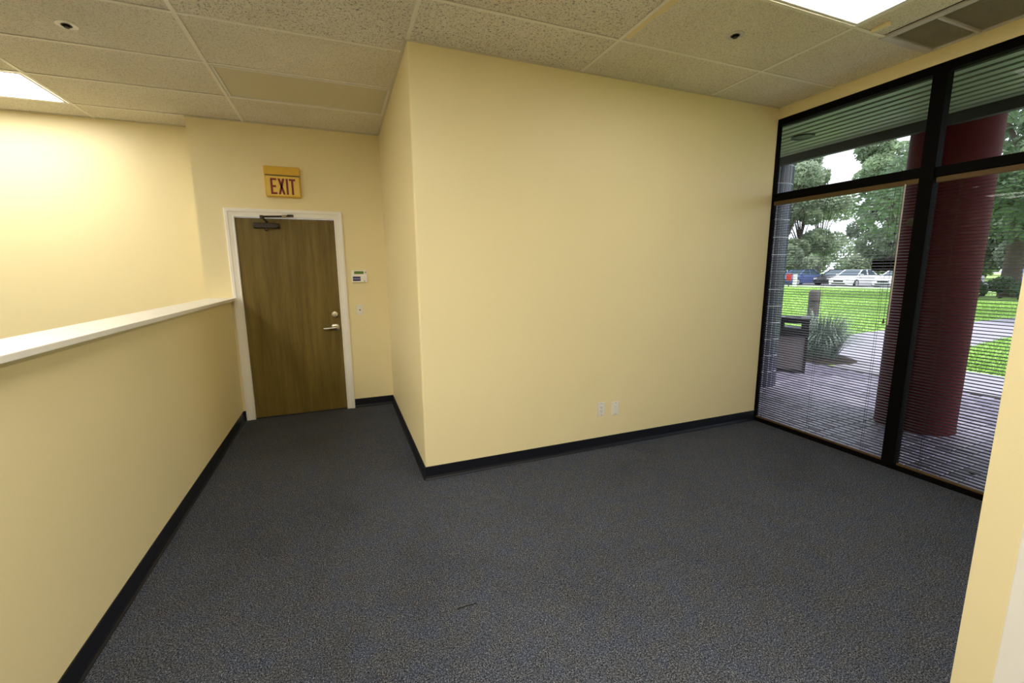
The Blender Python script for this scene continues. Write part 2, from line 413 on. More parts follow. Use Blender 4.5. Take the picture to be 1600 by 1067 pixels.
for c in range(-7, 3):
    for r in range(-9, 4):
        x0, x1 = GX+c*T4, GX+(c+1)*T4; y0, y1 = GY+r*T2, GY+(r+1)*T2
        x0 = max(x0, XL); x1 = min(x1, XW); y0 = max(y0, YR)
        if c >= 0: y1 = min(y1, 0.0)
        elif r == 3:
            y1 = min(y1, YF); x1 = min(x1, XE)
        if x1-x0 < 0.05 or y1-y0 < 0.03 or (c, r) in LIGHTS: continue
        kind = 'tile_fiss' if (c in (-1, 0) and r <= -1) else 'tile_fine'
        if c == 2 and r <= -3: x1 = 2.715
        put_tile(x0, x1, y0, y1, kind)
def tee(x0, x1, y0, y1):
    bm = BM(); box(bm, x0, x1, y0, y1, H-0.0002, H+0.003)
    mx, my = (x0+x1)/2, (y0+y1)/2
    if x1-x0 > y1-y0: box(bm, x0, x1, my-0.0015, my+0.0015, H+0.003, H+0.038)
    else: box(bm, mx-0.0015, mx+0.0015, y0, y1, H+0.003, H+0.038)
    obj('tee_bar', bm, 'tee', ceil)
for c in range(-6, 3):
    x = GX+c*T4
    y1 = 0.0 if c > 0 else (YD if c > -2 else YF)
    tee(x-TW/2, x+TW/2, YR, y1)
for r in range(-8, 4):
    y = GY+r*T2
    for c in range(-7, 3):
        x0, x1 = max(GX+c*T4, XL)+TW/2, min(GX+(c+1)*T4, XW)-TW/2
        if c >= 0 and y > -0.02: continue
        if c == 2 and r < -2: x1 = 2.715
        if r == 3 and c == -1: continue
        if r == 3 and c == -2: x1 = XE
        tee(x0, x1, y-TW/2*0.85, y+TW/2*0.85)
tp = BM(); ed = [1.262+R.uniform(0, 0.020) for q in range(13)]
prism(tp, [(1.2335, -0.50), (1.2335, -1.82)] + [(ed[q], -0.50-q*0.11) for q in range(12, -1, -1)], 'z', H+0.0015, H+0.0062)
obj('yellowed_tape', tp, 'strip', ceil)['label'] = 'ragged yellowed tape along a grid bar'
def angle_trim(a0, a1, b0, b1): obj('wall_angle', box(BM(), a0, a1, b0, b1, H-0.0005, H+0.018), 'angle', ceil)
angle_trim(0, XW, -0.018, 0); angle_trim(-0.018, 0, -0.018, YD); angle_trim(XE, 0, YD-0.018, YD)
angle_trim(XW-0.018, XW, -2.319, 0); angle_trim(XL, XE, YF-0.018, YF); angle_trim(XE-0.018, XE, YD, YF)

# ------------------------------------------------------------------ ceiling lights
def troffer(c, r, on, label):
    x0, x1 = GX+c*T4+0.017, GX+(c+1)*T4-0.017; y0, y1 = GY+r*T2+0.016, GY+(r+1)*T2-0.016
    t = thing('ceiling_light', ((x0+x1)/2, (y0+y1)/2, H), label, 'light', 'recessed ceiling lights')
    bm = BM(); w = 0.020
    for a in ((x0, x1, y0, y0+w), (x0, x1, y1-w, y1), (x0, x0+w, y0+w, y1-w), (x1-w, x1, y0+w, y1-w)): box(bm, *a, H-0.003, H+0.010)
    obj('frame', bm, 'troffer', t, bevel=0.0015, seg=1)
    obj('lens', box(BM(), x0+w+0.002, x1-w-0.002, y0+w+0.002, y1-w-0.002, H+0.002, H+0.006), emis('lit_acrylic_lens', (1.0, 0.965, 0.90), on) if on else 'lens_off', t)
    bm = BM(); z0 = H+0.012
    box(bm, x0, x1, y0, y1, H+0.050, H+0.055)
    obj('housing', bm, 'troffer', t)
lbl = {(1, -3): 'lit white ceiling light panel near the window at the top edge', (-3, 2): 'lit white ceiling light panel beside the bright far wall',
       (-1, 1): 'unlit ceiling light panel with a dull lens before the door', (-1, -5): 'lit ceiling light panel overhead behind the viewer',
       (1, -7): 'lit ceiling light panel near the rear wall on the window side', (-3, -3): 'lit ceiling light panel over the area beyond the half wall',
       (-3, -7): 'lit ceiling light panel at the rear beyond the half wall', (-5, 2): 'lit ceiling light panel near the far left corner, seen only reflected',
       (-5, -3): 'lit ceiling light panel near the far left wall'}
for (c, r), on in LIGHTS.items(): troffer(c, r, on, lbl[(c, r)])

# ------------------------------------------------------------------ things on the ceiling
def sprinkler(x, y, label, dark):
    t = thing('sprinkler_head', (x, y, H), label, 'sprinkler', 'ceiling sprinkler heads')
    z = H+0.004
    obj('escutcheon', lathe(BM(), [(0.051, z), (0.050, z-0.004), (0.034, z-0.006), (0.026, z-0.003), (0.024, z+0.006)], (x, y, 0), n=28), 'grille' if dark else 'white_pl', t, smooth=True)
    obj('cup', lathe(BM(), [(0.0245, z-0.0045), (0.0245, z-0.0065), (0.020, z-0.0065), (0.020, z-0.0045)], (x, y, 0), n=24), 'black', t)
    bm = lathe(BM(), [(0.009, z-0.006), (0.009, z-0.012), (0.005, z-0.013)], (x, y, 0), n=12)
    obj('nozzle', bm, 'black', t)
    bm = BM()
    for s in (-1, 1): tube(bm, [(x+s*0.010, y, z-0.006), (x+s*0.012, y, z-0.011), (x+s*0.003, y, z-0.015)], 0.0026, 6)
    obj('yoke', bm, 'black', t)
    obj('deflector', lathe(BM(), [(0.013, z-0.015), (0.013, z-0.0165)], (x, y, 0), n=16), 'black', t)
sprinkler(-1.823, 0.507, 'black sprinkler head in a white ring on the left ceiling', False)
sprinkler(1.851, -0.757, 'dark sprinkler head in a grey ring near the window light', True)

bm = box(BM(), 2.558, 2.585, -1.185, -1.092, H-0.016, H+0.004)
tag(obj('ceiling_strip', bm, 'strip', bevel=0.003), 'small cream plastic strip stuck on the ceiling tile beside the vent', 'strip')

g = thing('air_vent', (2.97, -1.65, H), 'grey louvred air vent in the ceiling along the window', 'vent')
gx0, gx1, gy0, gy1 = 2.722, 3.222, -2.30, -1.045
bm = BM(); w = 0.045
for a in ((gx0, gx1, gy0, gy0+w), (gx0, gx1, gy1-w, gy1), (gx0, gx0+w, gy0+w, gy1-w), (gx1-0.012, gx1, gy0+w, gy1-w)): box(bm, *a, H-0.006, H+0.008)
obj('frame', bm, 'grille', g, bevel=0.002, seg=1)
for yb in (-1.315, -1.62, -1.93): obj('divider', box(BM(), gx0+w, gx1-0.012, yb-0.007, yb+0.007, H-0.008, H+0.010), 'grille', g)
obj('backing', box(BM(), gx0+0.005, gx1-0.005, gy0+0.005, gy1-0.005, H+0.026, H+0.030), 'dark_gap', g)
nl = 26; lw = (gx1-0.012-gx0-w)/nl
lm = mesh_of('louver', prism(BM(), [(-0.0085, 0.0), (-0.0068, -0.0012), (0.0078, 0.0090), (0.0062, 0.0100)], 'y', gy0+w+1.65, gy1-w+1.65), 'louver')
for i in range(nl): link('louver', lm, g, (gx0+w+(i+0.5)*lw-2.97, 0, 0.003))

# ================================================================== DOOR
door = thing('door_1', ((DX0+DX1)/2, YD, 0), 'brown wooden door in a white frame below the exit sign', 'door', kind='structure')
leaf = obj('door_leaf', box(BM(), DX0+0.003, DX1-0.003, YD+0.014, YD+0.058, 0.008, DH-0.004), 'wood', door, bevel=0.0015, seg=1)
bm = BM()
box(bm, o0-0.001, DX0, YD-0.004, YD+0.12, 0, DH); box(bm, DX1, o1+0.001, YD-0.004, YD+0.12, 0, DH); box(bm, o0-0.001, o1+0.001, YD-0.004, YD+0.12, DH, oh+0.001)
obj('jamb', bm, 'white_trim', door)
obj('threshold', box(BM(), DX0, DX1, YD+0.004, YD+0.062, 0.0, 0.006), 'black', door)
def casing_profile(): return [(0.0, 0.0), (0.0, 0.016), (0.008, 0.020), (0.028, 0.020), (0.034, 0.014), (0.062, 0.012), (0.068, 0.015), (0.078, 0.015), (0.080, 0.011), (0.080, 0.0)]
def casing_side(x_in, s, top):
    prof = casing_profile(); bm = BM(); lo = []; hi = []
    for w_, d_ in prof:
        x = x_in + s*(0.080-w_) - s*0.003
        lo.append(bm.verts.new((x, YD-d_-0.001, 0.0))); hi.append(bm.verts.new((x, YD-d_-0.001, top+(0.080-w_))))
    n = len(prof); bm.faces.new(lo); bm.faces.new(hi[::-1])
    for i in range(n): bm.faces.new((lo[i], hi[i], hi[(i+1) % n], lo[(i+1) % n]))
    obj('casing', bm, 'white_trim', door)
casing_side(DX0, -1, DH); casing_side(DX1, 1, DH)
bm = BM(); A = []; B = []
for w_, d_ in casing_profile():
    off = 0.080-w_
    A.append(bm.verts.new((DX0-off+0.003, YD-d_-0.001, DH+off))); B.append(bm.verts.new((DX1+off-0.003, YD-d_-0.001, DH+off)))
n = len(A); bm.faces.new(A); bm.faces.new(B[::-1])
for i in range(n): bm.faces.new((A[i], B[i], B[(i+1) % n], A[(i+1) % n]))
obj('casing', bm, 'white_trim', door)
yl = YD+0.014
lev = obj('lever_handle', lathe(BM(), [(0.040, yl), (0.040, yl-0.006), (0.034, yl-0.012), (0.016, yl-0.014), (0.014, yl-0.045), (0.013, yl-0.055), (0.006, yl-0.058)], (-0.553, 0, 0.905), 'y', 24), 'chrome', door, smooth=True)
obj('lever', tube(BM(), [(-0.553, yl-0.048, 0.905), (-0.585, yl-0.052, 0.904), (-0.625, yl-0.052, 0.899), (-0.655, yl-0.047, 0.897), (-0.668, yl-0.036, 0.896)], [0.016, 0.0155, 0.015, 0.013, 0.010], 10), 'chrome', lev, smooth=True)
dead = obj('deadbolt', lathe(BM(), [(0.036, yl), (0.036, yl-0.008), (0.030, yl-0.018), (0.010, yl-0.021)], (-0.552, 0, 1.043), 'y', 24), 'chrome', door, smooth=True)
obj('thumb_turn', box(BM(), -0.556, -0.548, yl-0.034, yl-0.018, 1.028, 1.058), 'chrome', dead, bevel=0.002, seg=1)
cl = obj('door_closer', box(BM(), -1.222, -1.008, yl-0.052, yl, 1.912, 1.962), 'bronze', door, bevel=0.008)
obj('end_cap', lathe(BM(), [(0.024, -0.012), (0.026, 0.0), (0.024, 0.018)], (-1.012, yl-0.026, 1.937), 'x', 18), 'bronze', cl, smooth=True)
obj('valve_knob', lathe(BM(), [(0.015, 1.912), (0.015, 1.894), (0.008, 1.889)], (-1.112, yl-0.028, 0), 'z', 14), 'bronze', cl, smooth=True)
bm = lathe(BM(), [(0.014, 1.962), (0.014, 1.983)], (-1.105, yl-0.026, 0), 'z', 14)
tube(bm, [(-1.105, yl-0.026, 1.978), (-1.118, yl-0.17, 1.998)], 0.010, 8)
obj('main_arm', bm, 'bronze', cl)
bm = lathe(BM(), [(0.020, 1.985), (0.020, 2.016)], (-1.119, yl-0.176, 0), 'z', 14)
tube(bm, [(-1.119, yl-0.176, 2.006), (-0.97, yl-0.09, 2.022), (-0.885, YD-0.030, 2.034)], 0.009, 8)
box(bm, -0.915, -0.862, YD-0.040, YD-0.018, 2.026, 2.046)
obj('forearm', bm, 'bronze', cl)
obj('adjust_sleeve', tube(BM(), [(-0.965, yl-0.087, 2.0225), (-0.930, yl-0.064, 2.0277)], 0.013, 10), 'chrome', cl)

# ------------------------------------------------------------------ exit sign
sx0, sx1, sz0, sz1 = -1.082, -0.775, 2.211, 2.490
s = thing('exit_sign', ((sx0+sx1)/2, YD, sz0), 'yellowed exit sign with red letters on the wall over the door', 'sign')
obj('housing', box(BM(), sx0, sx1, YD-0.052, YD, sz0, 2.404), 'sign_box', s, bevel=0.006)
obj('cap', box(BM(), sx0-0.002, sx1+0.002, YD-0.058, YD, 2.412, sz1), 'sign_box', s, bevel=0.006)
obj('seam', box(BM(), sx0+0.006, sx1-0.006, YD-0.048, YD-0.002, 2.400, 2.415), 'slot', s)
face = obj('face', box(BM(), sx0+0.010, sx1-0.010, YD-0.0545, YD-0.050, sz0+0.010, 2.398), 'sign_face', s)
lz0, lz1, st = 2.232, 2.380, 0.0185
ly0, ly1 = YD-0.0556, YD-0.0544
def letter(polys, label):
    bm = BM()
    for p in polys: prism(bm, p, 'y', ly0, ly1)
    o = obj('letter', bm, 'sign_red', face); o['label'] = label
ex0, ex1 = -1.034, -0.980; zm = (lz0+lz1)/2
def rc(a, b, c, d): return [(a, c), (b, c), (b, d), (a, d)]
letter([rc(ex0, ex0+st, lz0, lz1), rc(ex0+st, ex1, lz1-st, lz1), rc(ex0+st, ex1, lz0, lz0+st), rc(ex0+st, ex1-0.008, zm-st/2, zm+st/2)], 'red letter E')
a, b = -0.970, -0.910
letter([[(a, lz1), (a+0.020, lz1), (b, lz0), (b-0.020, lz0)], [(b, lz1), (b-0.020, lz1), (a, lz0), (a+0.020, lz0)]], 'red letter X')
letter([rc(-0.900, -0.900+st, lz0, lz1)], 'red letter I')
letter([rc(-0.873, -0.817, lz1-st, lz1), rc(-0.845-st/2, -0.845+st/2, lz0, lz1-st)], 'red letter T')

# ------------------------------------------------------------------ keypad and plates
k = thing('alarm_keypad', (-0.281, YD, 1.374), 'white alarm keypad with green display beside the door', 'keypad')
kb = obj('body', box(BM(), -0.358, -0.203, YD-0.026, YD, 1.374, 1.502), 'white_pl', k, bevel=0.005)
obj('flap', box(BM(), -0.356, -0.205, YD-0.029, YD-0.024, 1.377, 1.449), 'white_pl', k, bevel=0.002, seg=1)
obj('display', box(BM(), -0.332, -0.237, YD-0.0272, YD-0.024, 1.462, 1.491), 'lcd', k)
lb = obj('blue_label', box(BM(), -0.348, -0.272, YD-0.0302, YD-0.028, 1.389, 1.436), 'label_blue', k)
bm = BM()
for i in range(7): box(bm, -0.343+i*0.0097, -0.343+i*0.0097+0.0072, YD-0.0308, YD-0.030, 1.408, 1.4165)
obj('label_print', bm, 'label_ink', lb)
obj('indicator', box(BM(), -0.222, -0.214, YD-0.0272, YD-0.024, 1.470, 1.486), 'slot', k)
obj('button', lathe(BM(), [(0.005, YD-0.028), (0.005, YD-0.0305)], (-0.233, 0, 1.389), 'y', 10), 'slot', k)

def plate(x, z, y=0.0, w=0.072, h=0.116):
    return box(BM(), x-w/2, x+w/2, y-0.006, y, z-h/2, z+h/2)
w = thing('wall_plate', (-0.300, YD, 1.030), 'ivory wall plate with a dark button below the keypad', 'switch')
obj('plate', plate(-0.300, 1.083, YD, 0.072, 0.106), 'plate', w, bevel=0.0025)
obj('insert', box(BM(), -0.313, -0.287, YD-0.009, YD-0.005, 1.055, 1.108), 'plate', w, bevel=0.001, seg=1)
obj('button', lathe(BM(), [(0.0075, YD-0.008), (0.0075, YD-0.012)], (-0.297, 0, 1.080), 'y', 12), 'slot', w)

ou = thing('power_outlet', (1.462, 0, 0.283), 'ivory duplex power outlet, left of two wall plates', 'outlet')
obj('plate', plate(1.462, 0.341), 'plate', ou, bevel=0.0025)
obj('receptacle', box(BM(), 1.4455, 1.4785, -0.0085, -0.005, 0.3075, 0.3745), 'plate', ou, bevel=0.001, seg=1)
sm = BM()
for zc in (0.357, 0.3235):
    for dx in (-0.0065, 0.0065): box(sm, 1.462+dx-0.0013, 1.462+dx+0.0013, -0.0090, -0.0080, zc-0.004, zc+0.006)
    box(sm, 1.4595, 1.4645, -0.0090, -0.0080, zc-0.0105, zc-0.0065)
obj('slots', sm, 'slot', ou)
for zc in (0.329+0.060, 0.293): obj('screw', lathe(BM(), [(0.003, -0.005), (0.003, -0.0068)], (1.462, 0, zc), 'y', 10), 'slot', ou)
op = thing('blank_plate', (1.604, 0, 0.272), 'blank ivory wall plate, right of two wall plates', 'plate')
obj('plate', plate(1.604, 0.330), 'plate', op, bevel=0.0025)
obj('insert', box(BM(), 1.5875, 1.6205, -0.0085, -0.005, 0.2965, 0.3635), 'plate', op, bevel=0.001, seg=1)
for zc in (0.378, 0.282): obj('screw', lathe(BM(), [(0.003, -0.005), (0.003, -0.0068)], (1.604, 0, zc), 'y', 10), 'slot', op)

th = tube(BM(), [(-0.097, -1.262, 0.0025), (-0.06, -1.258, 0.003), (-0.008, -1.262, 0.0025)], 0.0022, 6)  # thin tube added to stand for a dark carpet mark
tag(obj('carpet_mark', th, 'black'), 'short black mark on the carpet in front', 'mark')

# ================================================================== WINDOW
win = thing('window_1', (XW, -1.2, 0), 'dark framed floor to ceiling storefront window', 'window', kind='structure')
fx0, fx1 = XW+0.002, XW+0.058
def member(name, y0, y1, z0, z1, x0=fx0, x1=fx1): obj(name, box(BM(), x0, x1, y0, y1, z0, z1), 'alu', win, bevel=0.002, seg=1)
YE = -2.335
member('head', YE, -0.001, 2.727, 2.7815)
member('sill', YE, -0.001, -0.045, 0.032)
member('jamb', -0.007, -0.001, 0.032, 2.727)
member('mullion', -1.180, -1.100, 0.032, 2.727, XW-0.012)
member('transom', -1.100, -0.007, 2.082, 2.146)
member('transom', YE, -1.180, 2.070, 2.132)
member('jamb', YE, -2.322, 0.032, 2.727)
gxp = XW+0.046
for (y0, y1, z0, z1) in ((-1.100, -0.007, 2.146, 2.727), (-2.322, -1.180, 2.132, 2.727), (-1.100, -0.007, 0.032, 2.082), (-2.322, -1.180, 0.032, 2.070)):
    bm = BM(); v = [bm.verts.new(q) for q in ((gxp, y0, z0), (gxp, y1, z0), (gxp, y1, z1), (gxp, y0, z1))]; bm.faces.new(v)
    obj('pane', bm, 'glass', win)

# ------------------------------------------------------------------ blinds
def blind(y0, y1, ztop, label, cords, wand):
    xc = XW+0.024; L = y1-y0; yc = (y0+y1)/2
    t = thing('window_blind', (xc, yc, 0.032), label, 'blind', 'dark horizontal blinds in the lower windows')
    obj('headrail', box(BM(), xc-0.0135, xc+0.0135, y0, y1, ztop-0.036, ztop-0.001), 'rail', t, bevel=0.002, seg=1)
    obj('bottom_rail', box(BM(), xc-0.0125, xc+0.0125, y0, y1, 0.036, 0.052), 'rail', t, bevel=0.003)
    prof = [(-0.0125, -0.0012), (-0.006, 0.0006), (0.0, 0.0012), (0.006, 0.0006), (0.0125, -0.0012)]
    pts = prof + [(x, z-0.0005) for x, z in reversed(prof)]
    sm = mesh_of('slat', prism(BM(), pts, 'y', -L/2, L/2), 'blind')
    z = 0.070; pitch = 0.0215
    while z < ztop-0.045:
        o = link('slat', sm, t, (0, 0, z-0.032)); o.rotation_euler = (R.uniform(-0.0006, 0.0006), math.radians(-6)+R.uniform(-0.02, 0.02), 0)
        z += pitch
    for c in cords:
        bm = BM()
        for dx in (-0.0135, 0.0135):
            tube(bm, [(xc+dx, c, 0.044), (xc+dx, c, ztop-0.03)], 0.0011, 4)
        obj('ladder_cord', bm, 'cord', t)
    if wand:
        xw = xc-0.024
        obj('tilt_wand', tube(BM(), [(xw, wand, ztop-0.030), (xw, wand-0.002, 1.06)], 0.0042, 6), 'wand', t)
        bm = tube(BM(), [(xw-0.004, wand+0.022, ztop-0.03), (xw-0.004, wand+0.024, 1.095)], 0.0014, 5)
        tube(bm, [(xw-0.004, wand+0.024, 1.105), (xw-0.004, wand+0.024, 1.070)], [0.004, 0.007], 8)
        obj('pull_cord', bm, 'cord', t)
blind(-1.094, -0.020, 2.080, 'dark horizontal blind in the lower window beside the long cream wall', (-0.078, -0.515, -0.945), -1.022)
blind(-2.315, -1.186, 2.068, 'dark horizontal blind in the lower window nearer the partition', (-1.315, -1.75, -2.19), None)

# flat round pale disc on the inner face of the glass
tag(obj('window_disc', lathe(BM(), [(0.030, -0.0008), (0.030, 0.0)], (gxp-0.0012, -1.062, 1.790), 'x', 24), 'glass_disc'), 'small round pale disc on the glass beside the mullion', 'disc')

# ================================================================== OUTSIDE: ground
def slab(pts, z0, z1): return prism(BM(), pts, 'z', z0, z1)
lawn = struct('ground_lawn', slab([(XW+0.1, -60), (36.9, -60), (36.9, 70), (XW+0.1, 70)], -0.40, GZ-0.012), 'lawn', 'bright green lawn outside the window', 'lawn')
pathA = [(6.7, 0.2), (8.1, 0.55), (10.0, 1.35), (13.0, 1.72), (36.8, 2.6), (36.8, 4.6), (18.3, 3.5), (12.3, 3.52), (10.9, 3.45), (9.0, 2.95), (8.2, 2.55), (7.5, 2.2), (7.0, 1.5), (6.7, 1.4)]
struct('path_main', slab(pathA, -0.2, GZ-0.002), 'concrete', 'pale paved path running out across the lawn', 'path')
struct('path_cross', slab([(7.45, -9.0), (8.10, -9.0), (8.12, 0.55), (7.5, 0.40), (6.71, 0.20), (6.71, -0.18)], -0.21, GZ-0.004), 'concrete', 'narrow concrete path along the patio edge', 'path')
struct('parking_lot', slab([(37.1, -60), (62, -60), (62, 70), (37.1, 70)], -0.4, GZ-0.03), 'asphalt', 'asphalt parking lot beyond the lawn', 'parking lot')
struct('kerb', slab([(36.8, -60), (37.15, -60), (37.15, 70), (36.8, 70)], -0.4, GZ+0.06), 'curb', 'pale kerb between lawn and parking lot', 'kerb')
struct('ground_verge', slab([(62, -60), (140, -60), (140, 90), (62, 90)], -0.4, GZ+0.02), 'lawn', 'green verge under the far trees', 'lawn')

# patio of pavers, running bond along X
patio = thing('patio', (XW+0.12, 0, GZ), 'plum brown brick paver patio outside the window', 'patio', kind='structure')
PX0, PX1 = XW+0.12, 6.72
obj('bed', slab([(PX0, -6), (PX1, -6), (PX1, 6), (PX0, 6)], -0.3, GZ-0.007), 'joint', patio)
PL, PW, JT = 0.205, 0.105, 0.007
bm = box(BM(), -PL/2+JT/2, PL/2-JT/2, -PW/2+JT/2, PW/2-JT/2, -0.03, 0.0)
top_e = [e for e in bm.edges if all(v.co.z > -0.001 for v in e.verts)]
bmesh.ops.bevel(bm, geom=top_e, offset=0.004, segments=1, affect='EDGES')
pm = mesh_of('paver', bm, 'paver')
spots = []
for j in range(-56, 57):
    off = (j % 2)*PL/2
    i = 0
    while True:
        x = PX0+0.003+PL/2+i*PL-off; i += 1
        if x > PX1-PL/2+0.01: break
        y = j*PW
        if x-PL/2 < PX0-0.001: continue
        # in the photograph: within the window's view sector, not behind the walls
        a = math.degrees(math.atan2(y-CAM.y, x-CAM.x))
        vis = 19.0 < a < 38.6
        spots.append(((0 if vis else 1), math.hypot(x-CAM.x, y-CAM.y), x, y))
spots.sort()
for _, _, x, y in spots[:300]:
    o = link('paver', pm, patio, (x-PX0+0.0, y, R.uniform(-0.0015, 0.0010)))
    o.rotation_euler = (R.uniform(-0.006, 0.006), R.uniform(-0.006, 0.006), R.uniform(-0.006, 0.006))
# the rest as one part
bm = BM()
for _, _, x, y in spots[300:]:
    box(bm, x-PL/2+JT/2, x+PL/2-JT/2, y-PW/2+JT/2, y+PW/2-JT/2, GZ-0.03, GZ+R.uniform(-0.0015, 0.001))
tag(obj('pavers_beyond', bm, 'paver', patio), kind='stuff')

# short grass blades standing on the lawn near the paths
def inside(p, poly):
    x, y = p; c = False; n = len(poly)
    for i in range(n):
        (x1, y1), (x2, y2) = poly[i], poly[(i+1) % n]
        if (y1 > y) != (y2 > y) and x < (x2-x1)*(y-y1)/(y2-y1)+x1: c = not c
    return c
bl_v = []; bl_f = []
KEEP_OFF = ((7.12, 1.86, 0.8), (8.30, 2.86, 0.25), (31, 8.2, 1.2), (20.5, 1.0, 0.8), (29.5, 7.6, 3.4), (30.5, 3.3, 3.0))
cross_poly = [(7.4, -9.0), (8.15, -9.0), (8.17, 0.6), (6.71, 0.30), (6.6, -0.2)]
cnt = 0
while cnt < 30000:
    x = 6.74 + 26*R.random()**2.0; a = math.radians(R.uniform(17.5, 38)); y = CAM.y+math.tan(a)*(x-CAM.x)
    if any(math.hypot(x-a_, y-b_) < c_ for a_, b_, c_ in KEEP_OFF): continue
    if inside((x, y), pathA) or inside((x, y), cross_poly): continue
    h = R.uniform(0.03, 0.065)*(1+x/40); wd = 0.004*(1+x/8); t = R.uniform(0, 2*PI); l = R.uniform(-0.03, 0.03)
    k0 = len(bl_v); dx, dy = math.cos(t)*wd, math.sin(t)*wd
    bl_v += [(x-dx, y-dy, GZ-0.013), (x+dx, y+dy, GZ-0.013), (x+l, y+R.uniform(-0.03, 0.03), GZ-0.013+h)]; bl_f.append((k0, k0+1, k0+2)); cnt += 1
me = bpy.data.meshes.new('lawn_blades'); me.from_pydata(bl_v, [], bl_f); me.materials.append(M['blade'])
tag(link('lawn_blades', me), 'short green grass blades growing on the lawn', 'grass', kind='stuff')

# ================================================================== OUTSIDE: canopy and columns
SZ = 2.735; ZC = 2.90
can = thing('canopy', (4.1, 0, SZ), 'ribbed metal canopy soffit over the patio', 'canopy', kind='structure')
obj('deck', box(BM(), XW+0.11, 4.34, -7, 9, SZ+0.045, ZC+0.30), 'soffit_gap', can)
obj('deck', box(BM(), 4.40, 5.06, -7, 9, ZC, ZC+0.30), 'fascia', can)
pw = 0.112; np_ = int((4.34-(XW+0.062))/pw)
bm = box(BM(), -pw/2+0.016, pw/2-0.016, -7, 9, 0.0, 0.03)
bmesh.ops.bevel(bm, geom=[e for e in bm.edges if abs(e.verts[0].co.z-e.verts[1].co.z) < 1e-5 and e.verts[0].co.z < 0.001 and abs(e.verts[0].co.x-e.verts[1].co.x) < 1e-5], offset=0.006, segments=2, affect='EDGES')
sp = mesh_of('soffit_panel', bm, 'soffit')
for i in range(np_): link('soffit_panel', sp, can, (4.34-(i+0.5)*pw-4.1, 0, 0))
obj('fascia', box(BM(), 4.34, 4.40, -7, 9, 2.652, ZC+0.3), 'fascia', can)
dl = thing('downlight', (3.775, 0.145, SZ), 'dark round recessed downlight in the canopy soffit', 'light')
obj('rim', lathe(BM(), [(0.098, 0.0), (0.096, -0.012), (0.078, -0.012), (0.076, 0.0)], (3.775, 0.145, SZ), n=28), 'black', dl, smooth=True)
obj('baffle', lathe(BM(), [(0.076, -0.008), (0.03, -0.004)], (3.775, 0.145, SZ), n=28), 'black', dl)
SZ = ZC

CX, CY, CR = 4.66, -0.615, 0.298
rc_ = thing('column', (CX, CY, GZ), 'large round dark red column outside the window', 'column')
obj('shaft', lathe(BM(), [(CR, GZ), (CR, SZ-0.004)], (CX, CY, 0), n=64), 'redcol', rc_, smooth=True)
obj('collar', lathe(BM(), [(CR+0.004, GZ), (CR+0.004, GZ+0.012)], (CX, CY, 0), n=64), 'redcol', rc_, smooth=True)
# box fixed on the column's side
bx = Vector((4.475, -0.290, 1.503))
b_ = thing('column_box', bx, 'small dark metal box fixed on the side of the red column', 'box', rz=math.radians(27))
obj('case', box(BM(), -0.05, 0.05, -0.085, 0.085, -0.055, 0.055), 'alu', b_, bevel=0.006, local=True)
obj('cover_plate', box(BM(), -0.056, -0.049, -0.074, 0.074, -0.045, 0.045), 'alu', b_, bevel=0.002, local=True)

# tiled round column
BX, BY, BR = 4.66, 1.215, 0.285
tc_ = thing('brick_column', (BX, BY, GZ), 'round column clad in dark blue glazed brick with pale joints', 'column')
obj('core', lathe(BM(), [(BR+0.0105, GZ), (BR+0.0105, SZ-0.004)], (BX, BY, 0), n=64), 'mortar', tc_, smooth=True)
NB = 27; BH = 0.213; rows = int((SZ-GZ)/BH)+1
def brick_bm(h):
    bm = BM(); hw = PI/NB - 0.0065/BR; r0, r1 = BR, BR+0.014; P = []
    angs = [-hw, -hw/3, hw/3, hw]
    out = [(r1*math.cos(a), r1*math.sin(a)) for a in angs]; inn = [(r0*math.cos(a), r0*math.sin(a)) for a in reversed(angs)]
    return prism(bm, out+inn, 'z', 0.0, h-0.012)
bmes = mesh_of('brick', brick_bm(BH), 'brick'); last = SZ-0.006-(GZ+(rows-1)*BH)
bme2 = mesh_of('brick', brick_bm(last), 'brick') if last > 0.03 else None
toc = math.atan2(CAM.y-BY, CAM.x-BX)
back = BM()
for k_ in range(rows):
    for i in range(NB):
        a = 2*PI*i/NB
        d = abs((a-toc+PI) % (2*PI)-PI)
        if k_ == rows-1 and bme2 is None: continue
        if d < math.radians(125) and k_ < rows:
            o = link('brick', bme2 if k_ == rows-1 else bmes, tc_, (0, 0, k_*BH)); o.rotation_euler = (0, 0, a)
        else:
            b2 = brick_bm(last if k_ == rows-1 else BH)
            bmesh.ops.rotate(b2, verts=b2.verts[:], matrix=Matrix.Rotation(a, 3, 'Z'))
            bmesh.ops.translate(b2, verts=b2.verts[:], vec=(BX, BY, GZ+k_*BH))
            tmp = bpy.data.meshes.new('tmp'); b2.to_mesh(tmp); b2.free(); back.from_mesh(tmp); bpy.data.meshes.remove(tmp)
tag(obj('bricks_far_side', back, 'brick', tc_), kind='stuff')

# ================================================================== OUTSIDE: things on the ground
# litter bin
bn = thing('litter_bin', (5.80, 1.49, GZ), 'black litter bin with pebble panels beside the brick column', 'bin', rz=math.radians(-56))
